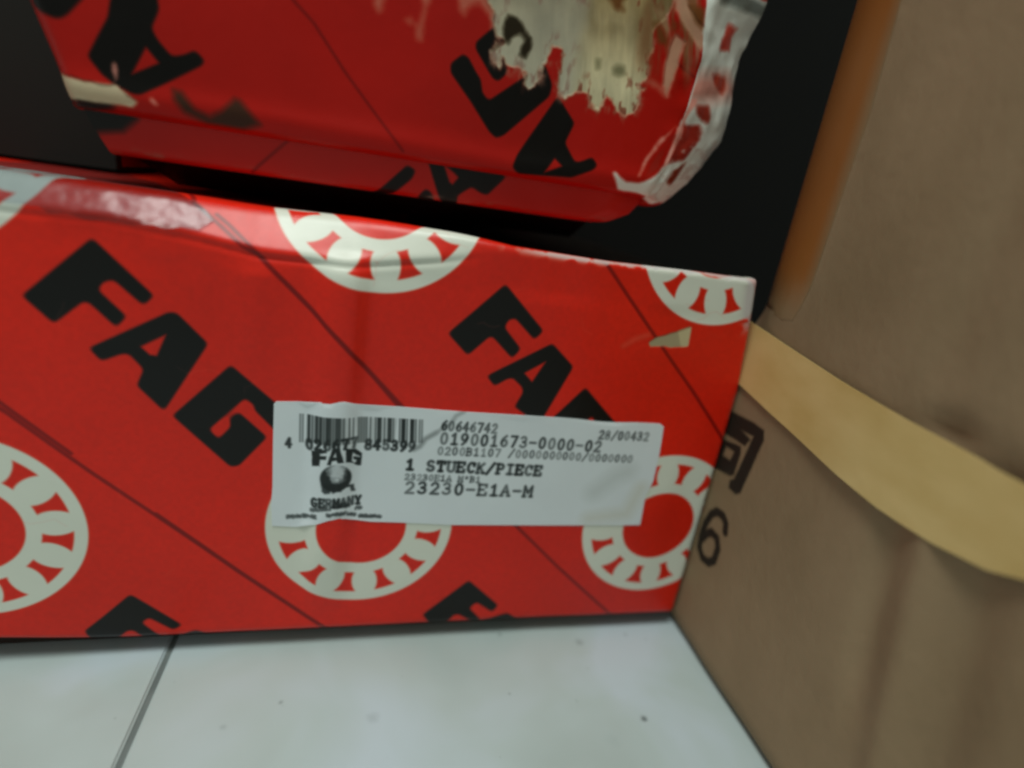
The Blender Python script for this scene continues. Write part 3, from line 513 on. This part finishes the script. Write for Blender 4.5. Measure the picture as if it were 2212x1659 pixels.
n = fbm(cs.u*5+0*cs.v, cs.v*5+0*cs.u, 14, 3); cs.c *= (1+.04*(n-.5))[..., None]
cs.stroke(D['pencil'], .010, (92, 98, 98), .012, .45)
cs.stroke(D['pencil'][4:], .013, (92, 98, 98), .016, .35)
# EAN-13 bars
Lc = ['0001101', '0011001', '0010011', '0111101', '0100011', '0110001', '0101111', '0111011', '0110111', '0001011']
par = {'4': 'LGLLGG'}['4']; dig = '026677'; code = '101'
for q, d_ in zip(par, dig):
    s_ = Lc[int(d_)]; code += s_ if q == 'L' else ''.join('1' if c_ == '0' else '0' for c_ in s_)[::-1]
code += '01010'+''.join(''.join('1' if c_ == '0' else '0' for c_ in Lc[int(d_)]) for d_ in '845399')+'101'
bl = [np.array(q) for q in D['bar']]                               # tl, tr, br, bl
k = 0; prs = np.random.RandomState(3)
while k < 95:
    if code[k] == '1':
        e_ = k
        while e_ < 95 and code[e_] == '1': e_ += 1
        s0, s1 = k/95, e_/95
        a_ = bl[0]+(bl[1]-bl[0])*s0; b_ = bl[0]+(bl[1]-bl[0])*s1; c_ = bl[3]+(bl[2]-bl[3])*s1; d_ = bl[3]+(bl[2]-bl[3])*s0
        dark = (.95 if (e_-k) > 1 else .62)*(.8 if .40 < s0 < .52 or s0 < .04 or s0 > .95 else 1)
        cs.fill([a_, b_, c_, d_], TXT, soft=.004, alpha=dark, grow=.0006)
        k = e_
    else: k += 1
q_ = lambda s_, t_: (bl[0]+(bl[1]-bl[0])*s_)*(1-t_)+(bl[3]+(bl[2]-bl[3])*s_)*t_
cs.fill([q_(.10, 0), q_(.355, 0), q_(.355, .95), q_(.10, .95)], (70, 76, 76), soft=.006, alpha=.45)
cs.fill([q_(.46, 0), q_(.54, 0), q_(.54, 1), q_(.46, 1)], (110, 116, 116), soft=.006, alpha=.6)
cs.fill(bl, (120, 126, 126), soft=.01, alpha=.28, mod=lambda a, c: smooth((fbm(a*60, c*2, 5, 2)-.4)*5))
for s_, a_, b_, h_, dk, wd in D['text']:
    if s_ in ('026677', '845399', '4'):
        put_text(cs, s_, a_, b_, h_, dk, wd*1.15)
    else: put_text(cs, s_, a_, b_, h_, dk, wd)
for k_, P in enumerate(D['fag']): cs.fill(P, (24, 30, 30), soft=.005, rough=.0015, freq=120, holes=[D['faghole']] if k_ == 1 else [])
gc, gx, gy = [np.array(q) for q in D['globe']]
ths = np.linspace(0, 2*np.pi, 30)[:-1]; rx_ = abs(gx[0]-gc[0]); ry_ = abs(gy[1]-gc[1])
cs.fill([(gc[0]+rx_*math.cos(t_), gc[1]+ry_*math.sin(t_)) for t_ in ths], TXT, soft=.006,
        mod=lambda a, c: np.clip(.05+1.5*np.hypot((a-gc[0]-.004)/rx_, (c-gc[1]-.012)/ry_)**1.5-.5*smooth((c-gc[1])/ry_)+.9*(fbm(a*80, c*80, 6, 3)-.5), .12, .95))
cs.fill(D['drip'][0], TXT, soft=.006, rough=.002, freq=100, alpha=.8)
for a_, b_, h_, n_ in D['tiny']:                                   # lines too small to read in the photograph
    a_ = np.array(a_); b_ = np.array(b_); rr = np.random.RandomState(n_+int(h_))
    for q in range(n_*2):
        o_ = a_+(b_-a_)*(q+.2)/(n_*2); l_ = (b_-a_)/(n_*2)*.6; hh = h_*.00027
        z_ = [o_+l_*rr.rand()+np.array([0, hh*rr.rand()]) for _ in range(4)]
        cs.stroke(z_, .0065, TXT, .006, .62)
cs.stroke([(.80, -.50), (.86, -.44), (.90, -.42)], .05, (170, 176, 172), .06, .35); cs.stroke([(.80, -.60), (.93, -.58), (.96, -.48)], .03, (196, 190, 168), .06, .5)
stick_mat = image_mat('sticker_paper', cs.image('sticker_print'), rough=.42, spec=.4, bumps=(.10, .006), nscale=6)
v, f, uv = patch(D['sticker'], .012, forward(GL_), (0, -.0022, 0), DS)
mesh_obj('sticker', v, f, stick_mat, b1, uv, flat_quads=True)

# clear packing film stuck over the crushed rim
fm, nt, b = new_mat('clear_film')
tr_ = node(nt, 'ShaderNodeBsdfTransparent'); tr_.inputs[0].default_value = (.62, .66, .70, 1); gl_ = node(nt, 'ShaderNodeBsdfGlossy'); mxs = node(nt, 'ShaderNodeMixShader')  # grey tint dims the rim: shade under the upper box as film colour
gl_.inputs['Roughness'].default_value = .27; gl_.inputs['Color'].default_value = (.9, .9, .9, 1)
geo = node(nt, 'ShaderNodeNewGeometry'); n1 = node(nt, 'ShaderNodeTexNoise'); n1.inputs['Scale'].default_value = 12/S; n1.inputs['Detail'].default_value = 2; nt.links.new(geo.outputs['Position'], n1.inputs['Vector'])
bp = node(nt, 'ShaderNodeBump'); bp.inputs['Strength'].default_value = .6; bp.inputs['Distance'].default_value = .012*S; nt.links.new(n1.outputs['Fac'], bp.inputs['Height']); nt.links.new(bp.outputs[0], gl_.inputs['Normal'])
lw = node(nt, 'ShaderNodeLayerWeight'); lw.inputs['Blend'].default_value = .25
mr = node(nt, 'ShaderNodeMapRange'); nt.links.new(lw.outputs['Fresnel'], mr.inputs[0]); mr.inputs[3].default_value = .02; mr.inputs[4].default_value = .22
nt.links.new(mr.outputs[0], mxs.inputs[0]); nt.links.new(tr_.outputs[0], mxs.inputs[1]); nt.links.new(gl_.outputs[0], mxs.inputs[2])
nt.links.new(mxs.outputs[0], nt.nodes['Material Output'].inputs['Surface'])
_fw = forward(GL_)
def film_pos(a, c):
    q = np.array(_fw(a, c)); lip = math.exp(-((c-.195)/.012)**2)
    return q+np.array([0, -.003-.006*2*lip*float(fbm(np.array(a*40.), np.array(c*10.), 7, 2)), .0015])
v, f, uv = patch(D['film'], .012, film_pos, (0, -.0008, .0004), DL)
mesh_obj('clear_film', v, f, fm, b1, uv, flat_quads=True)

# ================= UPPER BOX =================
DU = (-.9, 1.35, .36, 1.12)
cu = Canvas(DU, 820, (172, 17, 6)); mu = Canvas(DU, 410, (0, 0, 0))  # darker red than the lower lid: dimmer light put into the colour
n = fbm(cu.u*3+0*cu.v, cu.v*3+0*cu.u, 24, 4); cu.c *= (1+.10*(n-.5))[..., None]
for P in D['uline']: cu.stroke(P, .008, LINE, .006, .9)
cu.fill(D['ublack'][0], INK, soft=.008, holes=[D['uhole'][0]])
cu.fill(D['ublack'][1], INK, soft=.01); cu.fill(D['ublack'][2], INK, soft=.007); cu.fill(D['ublack'][3], INK, soft=.007)
cu.fill(D['ublack'][4], INK, soft=.007, holes=[D['uhole'][1]]); cu.fill(D['ublack'][5], (60, 34, 20), soft=.02)
cu.stroke([(-.60, .46), (-.66, .44)], .05, INK, .02, .9)
for P in D['upink']: cu.fill(P, (206, 142, 118), soft=.02, rough=.005, seed=3, alpha=.62, freq=40)
Ubig = D['utorn'][0]
paper = lambda c: np.stack([np.interp(c, [.5, .72, .85, 1.0], q) for q in ([206, 196, 172, 150], [198, 186, 154, 124], [162, 150, 116, 78])], -1)/255.
w_, sd = cu.sdf(Ubig, .05, .015, 2, 34)
U = cu.u[:, w_[1]]+0*cu.v[w_[0]]; V = cu.v[w_[0]]+0*cu.u[:, w_[1]]
pc = paper(V)
tone = fbm(U*13, V*8, 51, 4); fib = fbm((U+.15*V)*70, V*12, 52, 3)
pc = pc*(.72+.40*tone+.22*fib)[..., None]
stain = smooth((fbm(U*9+2, V*9, 55, 3)-.40)*4)*smooth((V-.80)/.08)
pc = pc*(1-.45*stain[..., None])+np.array([.36, .29, .16])*.45*stain[..., None]
pc = pc*(1-.28*smooth((.60-U)/.08)*0)[..., None]
cu.blend(w_, np.clip(.5-(sd-.012*fbm(U*60, V*20, 57, 3))/.014, 0, 1)*.7, np.array([.60, .30, .22]))
cu.blend(w_, np.clip(.5-sd/.013, 0, 1), pc)
# grey-white plies on the left of the patch
sp = fbm(U*55, V*26, 58, 3)
cu.blend(w_, np.clip((sp-.60)*8, 0, 1)*np.clip(.5-sd/.013, 0, 1)*smooth((sd+.055)/.05)*.75, np.array([.46, .16, .10]))
cu.blend(w_, np.clip((sp-.55)*8, 0, 1)*smooth((.03-sd)/.03)*np.clip(.5+sd/.01, 0, 1)*.6, np.array([.70, .50, .42]))
U0 = U
cu.blend(w_, np.clip(.5-sd/.013, 0, 1)*smooth((.60-U+.08*(tone-.5))/.07)*.6, np.array([.66, .65, .60]))
# streaky scratches to the right of the patch
w2 = cu.win(.66, .96, .66, 1.1)
U = cu.u[:, w2[1]]+0*cu.v[w2[0]]; V = cu.v[w2[0]]+0*cu.u[:, w2[1]]
sk = fbm((U+.22*V)*30, V*6, 61, 4)
cu.blend(w2, np.clip((sk-.40)*4, 0, 1)*smooth((V-.72)/.12)*smooth((.935-U)/.02)*smooth((U-.71)/.04)*.9, np.array([.52, .37, .24]))
cu.blend(w2, np.clip((fbm((U+.22*V)*24, V*7, 66, 4)-.56)*6, 0, 1)*smooth((V-.74)/.10)*smooth((.935-U)/.02)*smooth((U-.72)/.05)*.6, np.array([.72, .54, .46]))
for P in D['upink'][4:6]: cu.fill(P, (196, 150, 122), soft=.012, rough=.004, seed=3, alpha=.85, freq=40)
cu.fill(D['upink'][7], (150, 120, 84), soft=.012, alpha=.8)
for P in D['ubrown']: cu.fill(P, (106, 62, 26), soft=.016, rough=.004, freq=40, alpha=.9)
for P in D['ugreen']: cu.fill(P, (112, 108, 76), soft=.016, rough=.003, freq=40, alpha=.8)
cu.fill(D['ublob'][0], (40, 32, 18), soft=.012, rough=.006, freq=40)
cu.fill(D['utornA'][0], (196, 178, 146), soft=.008, rough=.003)
# crushed, taped corner
cu.fill(D['uband'][0], (222, 224, 214), soft=.010, rough=.004, freq=40)
cu.fill(D['upinkzone'][0], (206, 134, 118), soft=.05, alpha=.9)
for k_, P in enumerate(D['uspot']): cu.fill(P, [(196, 74, 60), (168, 62, 44), (150, 50, 36), (150, 40, 28), (128, 44, 24), (160, 34, 24)][k_], soft=.014, rough=.006, freq=36)
cu.fill(D['ugray'][0], (112, 116, 108), soft=.02, rough=.006); cu.fill(D['ugray'][1], (150, 148, 140), soft=.03, alpha=.6, rough=.01)
w3 = cu.win(.85, 1.35, .38, .72)
U = cu.u[:, w3[1]]+0*cu.v[w3[0]]; V = cu.v[w3[0]]+0*cu.u[:, w3[1]]
cu.blend(w3, np.clip((fbm(U*26, V*60, 71, 4)-.56)*7, 0, 1)*smooth((U-1.08)/.08)*smooth((.70-V)/.15)*.7, np.array([.76, .68, .64]))
for P in D['ustreak']: cu.fill(P, (232, 150, 134), soft=.008, rough=.003, freq=60, alpha=.85)
for c_, v_ in ((D['utorn'][0], 255), (D['utornA'][0], 255)): mu.fill(c_, (v_,)*3, rough=.009, seed=2, freq=34)
for P in D['upink'][4:6]: mu.fill(P, (150,)*3)
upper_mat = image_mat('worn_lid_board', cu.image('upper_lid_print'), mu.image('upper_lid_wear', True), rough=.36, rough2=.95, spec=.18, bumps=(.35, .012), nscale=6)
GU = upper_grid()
b2 = empty('bearing_box', (.15, 1.4, .25), 'worn upper red bearing box with torn print and a crushed white corner', 'box', 'red printed bearing boxes')
ex = [[(-.86, 2.7, .33), (1.16, 2.7, .33), (1.16, 2.7, 1.75), (-.86, 2.7, 1.75)],
      [(-.86, .17, 1.75), (1.16, .25, 1.75), (1.16, 2.7, 1.75), (-.86, 2.7, 1.75)]]
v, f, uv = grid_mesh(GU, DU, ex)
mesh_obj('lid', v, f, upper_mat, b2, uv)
DT = (-.7, .95, .28, .5)
ct = Canvas(DT, 700, (176, 20, 8))  # strip shares the upper lid's dimmed red
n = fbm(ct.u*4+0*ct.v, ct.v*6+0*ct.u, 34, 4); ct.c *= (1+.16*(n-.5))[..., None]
for P in D['tline']: ct.stroke(P, .008, LINE, .006, .9)
ct.fill(D['tblack'][0], INK, soft=.008); ct.fill(D['tblack'][1], INK, soft=.008, holes=[D['thole'][0]]); ct.fill(D['tblack'][2], INK, soft=.008)
ct.fill(D['tleft'][0], (22, 16, 11), soft=.02)
w4 = ct.win(-.7, .95, .28, .42); U = ct.u[:, w4[1]]+0*ct.v[w4[0]]; V = ct.v[w4[0]]+0*ct.u[:, w4[1]]
ct.blend(w4, np.clip((fbm(U*20, V*50, 81, 3)-.62)*5, 0, 1)*np.exp(-((V-.345)/.012)**2)*.6, np.array([.6, .5, .45]))
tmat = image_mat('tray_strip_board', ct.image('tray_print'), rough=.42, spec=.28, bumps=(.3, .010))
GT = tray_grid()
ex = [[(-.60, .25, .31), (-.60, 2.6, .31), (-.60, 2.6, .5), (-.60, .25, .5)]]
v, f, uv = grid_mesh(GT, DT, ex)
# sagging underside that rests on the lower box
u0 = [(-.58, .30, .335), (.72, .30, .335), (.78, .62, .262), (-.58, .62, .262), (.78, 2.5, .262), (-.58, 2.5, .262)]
k = len(v); v += [list(q) for q in u0]; uv += [[.048, .545]]*6; f += [(k, k+1, k+2, k+3), (k+3, k+2, k+4, k+5)]  # underside takes a near-black texel: shade of the gap as colour
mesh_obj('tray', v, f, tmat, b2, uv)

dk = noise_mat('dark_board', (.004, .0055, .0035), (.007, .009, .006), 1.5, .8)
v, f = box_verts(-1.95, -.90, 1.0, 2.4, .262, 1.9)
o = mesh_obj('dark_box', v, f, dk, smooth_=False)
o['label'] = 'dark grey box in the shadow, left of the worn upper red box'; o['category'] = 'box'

# ================= CARTON =================
CX = 1.247; CY1 = .15
kraft, nt, b = new_mat('kraft_board')
geo = node(nt, 'ShaderNodeNewGeometry')
n1 = node(nt, 'ShaderNodeTexNoise'); n1.inputs['Scale'].default_value = 2.2/S; n1.inputs['Detail'].default_value = 5
mp = node(nt, 'ShaderNodeMapping'); mp.inputs['Scale'].default_value = (1, 1.3, .8); nt.links.new(geo.outputs['Position'], mp.inputs[0]); nt.links.new(mp.outputs[0], n1.inputs['Vector'])
rp = node(nt, 'ShaderNodeValToRGB'); e = rp.color_ramp.elements
e[0].position = .3; e[0].color = (.225, .152, .082, 1); e[1].position = .7; e[1].color = (.305, .210, .122, 1)
nt.links.new(n1.outputs['Fac'], rp.inputs[0])
DC = (-.5, .2, -.85, .05)
cc = Canvas(DC, 900, (0, 0, 0))
for k_, P in enumerate(D['cblack']): cc.fill(P, (255,)*3, soft=.010, grow=.005, rough=.0015, freq=60, holes=[D['chole'][0]] if k_ == 2 else [])
cc.stroke(D['six'], D['sixw'], (255,)*3, .010)
ik = node(nt, 'ShaderNodeTexImage', image=cc.image('carton_ink', True), extension='EXTEND')
mx = node(nt, 'ShaderNodeMix', data_type='RGBA'); nt.links.new(ik.outputs[0], mx.inputs[0]); nt.links.new(rp.outputs[0], mx.inputs[6]); mx.inputs[7].default_value = (.016, .010, .005, 1)
n2 = node(nt, 'ShaderNodeTexNoise'); n2.inputs['Scale'].default_value = 30/S; n2.inputs['Detail'].default_value = 4; nt.links.new(mp.outputs[0], n2.inputs['Vector'])
nt.links.new(mx.outputs[2], b.inputs['Base Color']); b.inputs['Roughness'].default_value = .75; b.inputs['Specular IOR Level'].default_value = .3
bump(nt, b, n2.outputs['Fac'], .25, .008)
ct_ = empty('cardboard_carton', (2.4, 0, -FZ), 'brown cardboard carton with a yellow strap, right of the red boxes', 'carton')
def carton_x(y, z):
    y = np.asarray(y, float); z = np.asarray(z, float)
    k = 0
    lean = .10*z
    for y0, a_, w_, zl, zh in ((-.66, .016, .040, -.8, -.10), (-.75, -.014, .036, -1.0, .0), (-.87, .018, .055, -1.1, .1), (-.60, .006, .05, .0, .9), (-.80, .008, .07, .05, .9)):
        k = k+a_*np.exp(-((y-y0-.18*(z+.4)*(z < .1))/w_)**2)*smooth((z-zl)/.25)*smooth((zh-z)/.12)
    # pressed in under the strap, just behind its near half
    k = k+.022*np.exp(-((y+.66)/.06)**2-((z-.045)/.032)**2)
    k = k+.03*smooth((-FZ+.045-z)/.05)
    k = k+.018*(fbm(y*2.2+7, z*1.3+3, 91, 3)-.5)*smooth((-.05-y)/.2)
    k = k+.13*np.clip((y+.115)/.265, 0, 1)**2.0*smooth((z+.15)/.35)
    return CX+k
ys = np.concatenate([np.arange(-1.7, -.06, .016), np.linspace(-.055, CY1, 22)]); zs_ = np.linspace(-FZ, 1.95, 110)
Y_, Z_ = np.meshgrid(ys, zs_); P = np.stack([carton_x(Y_, Z_), Y_, Z_], -1)
ex = [[(CX, -1.7, -FZ), (4, -1.7, -FZ), (4, -1.7, 1.95), (CX, -1.7, 1.95)], [(4, -1.7, -FZ), (4, CY1, -FZ), (4, CY1, 1.95), (4, -1.7, 1.95)],
      [(CX+.13, CY1, -FZ), (4, CY1, -FZ), (4, CY1, 1.95), (CX+.13, CY1, 1.95)], [(CX, -1.7, 1.95), (4, -1.7, 1.95), (4, CY1, 1.95), (CX+.13, CY1, 1.95)]]
v, f, uv = grid_mesh((P, Y_, Z_), DC, None)
nv = len(v)
for q in ex:
    bq = len(v); v += [list(p) for p in q]; uv += [[0, 0]]*4; f.append((bq, bq+1, bq+2, bq+3))
mesh_obj('carton_body', v, f, kraft, ct_, uv)

# brown packing tape down the carton
tape_m, nt, b = new_mat('packing_tape')
b.inputs['Base Color'].default_value = (.27, .095, .018, 1); b.inputs['Roughness'].default_value = .4
geo = node(nt, 'ShaderNodeNewGeometry'); n1 = node(nt, 'ShaderNodeTexNoise'); n1.inputs['Scale'].default_value = 2/S; nt.links.new(geo.outputs['Position'], n1.inputs['Vector'])
rp = node(nt, 'ShaderNodeValToRGB'); rp.color_ramp.elements[0].color = (.23, .075, .013, 1); rp.color_ramp.elements[1].color = (.31, .12, .028, 1)
nt.links.new(n1.outputs['Fac'], rp.inputs[0])
sx = node(nt, 'ShaderNodeSeparateXYZ'); nt.links.new(geo.outputs['Position'], sx.inputs[0])
ra = node(nt, 'ShaderNodeMapRange', interpolation_type='SMOOTHSTEP'); nt.links.new(sx.outputs['Y'], ra.inputs[0]); ra.inputs[1].default_value = -.185*S; ra.inputs[2].default_value = -.115*S
rb = node(nt, 'ShaderNodeMapRange', interpolation_type='SMOOTHSTEP'); nt.links.new(sx.outputs['Z'], rb.inputs[0]); rb.inputs[1].default_value = (FZ+.14)*S; rb.inputs[2].default_value = (FZ+.30)*S
mm = node(nt, 'ShaderNodeMath', operation='MULTIPLY'); nt.links.new(ra.outputs[0], mm.inputs[0]); nt.links.new(rb.outputs[0], mm.inputs[1])
mx = node(nt, 'ShaderNodeMix', data_type='RGBA'); nt.links.new(mm.outputs[0], mx.inputs[0]); mx.inputs[6].default_value = (.245, .165, .085, 1); nt.links.new(rp.outputs[0], mx.inputs[7])
nt.links.new(mx.outputs[2], b.inputs['Base Color'])   # tape fades to kraft at its free edges: blur and shading as colour
tp = D['tape'][:-1]; poly = [(-.158, 1.93)]+[tuple(q) for q in tp]+[(.147, .154), (.147, 1.93)]
v, f, uv = patch(poly[::-1], .016, lambda a, c: np.array([float(carton_x(a, c)), a, c]), (-.0012, 0, 0), DC)
mesh_obj('packing_tape', v, f, tape_m, ct_, uv, flat_quads=True)

# yellow strap
sm, nt, b = new_mat('yellow_strap')
geo = node(nt, 'ShaderNodeNewGeometry'); n1 = node(nt, 'ShaderNodeTexNoise'); n1.inputs['Scale'].default_value = 5/S; n1.inputs['Detail'].default_value = 6
mp = node(nt, 'ShaderNodeMapping'); mp.inputs['Scale'].default_value = (1, 1, 2); nt.links.new(geo.outputs['Position'], mp.inputs[0]); nt.links.new(mp.outputs[0], n1.inputs['Vector'])
rp = node(nt, 'ShaderNodeValToRGB'); e = rp.color_ramp.elements; e[0].position = .3; e[1].position = .72
e[0].color = (.57, .395, .14, 1); e[1].color = (.68, .50, .215, 1)
nt.links.new(n1.outputs['Fac'], rp.inputs[0]); nt.links.new(rp.outputs[0], b.inputs['Base Color']); b.inputs['Roughness'].default_value = .45
wv = node(nt, 'ShaderNodeTexNoise'); wv.inputs['Scale'].default_value = 26/S; nt.links.new(geo.outputs['Position'], wv.inputs['Vector'])
bump(nt, b, wv.outputs['Fac'], .18, .004)
tt, tb_ = [np.array(q) for q in D['strap']]
def resamp(c, n_):
    s_ = np.concatenate([[0], np.cumsum(np.hypot(*np.diff(c, axis=0).T))]); q = np.linspace(0, s_[-1], n_)
    return np.stack([np.interp(q, s_, c[:, 0]), np.interp(q, s_, c[:, 1])], 1)
tt = np.vstack([[(.1, .118)], tt, [(-1.69, -.02)]]); tb_ = np.vstack([[(.12, -.078)], tb_, [(-1.69, -.10)]])
A, Bq = resamp(tt, 90), resamp(tb_, 90)
verts = []; faces = []; K = 5
for i in range(90):
    for j in range(K):
        q = A[i]+(Bq[i]-A[i])*j/(K-1)
        bul = .009+.012*math.exp(-((q[0]+.5)/.22)**2)
        x_ = CX-bul
        verts.append((x_, q[0], q[1]))
nf = len(verts)
verts += [(x_+.003, y_, z_) for x_, y_, z_ in verts]
ns = len(verts); verts += list(verts)                              # the cut edges get vertices of their own, so they stay crisp
for i in range(89):
    for j in range(K-1):
        a_ = i*K+j; faces.append((a_, a_+1, a_+K+1, a_+K)); faces.append((a_+nf, a_+K+nf, a_+K+1+nf, a_+1+nf))
    for j in (0, K-1):
        a_ = i*K+j+ns; faces.append((a_, a_+K, a_+K+nf, a_+nf))
so = mesh_obj('strap', verts, faces, sm, ct_)
so.data.polygons.foreach_set('use_smooth', [abs(p.normal.x) > .5 for p in so.data.polygons])

for o in list(sc.objects):
    if o.type == 'MESH':
        bm_ = bmesh.new(); bm_.from_mesh(o.data); bmesh.ops.recalc_face_normals(bm_, faces=bm_.faces) if o.name.split('.')[0] in ('strap', 'sticker', 'packing_tape', 'clear_film') else None
        bm_.to_mesh(o.data); bm_.free()
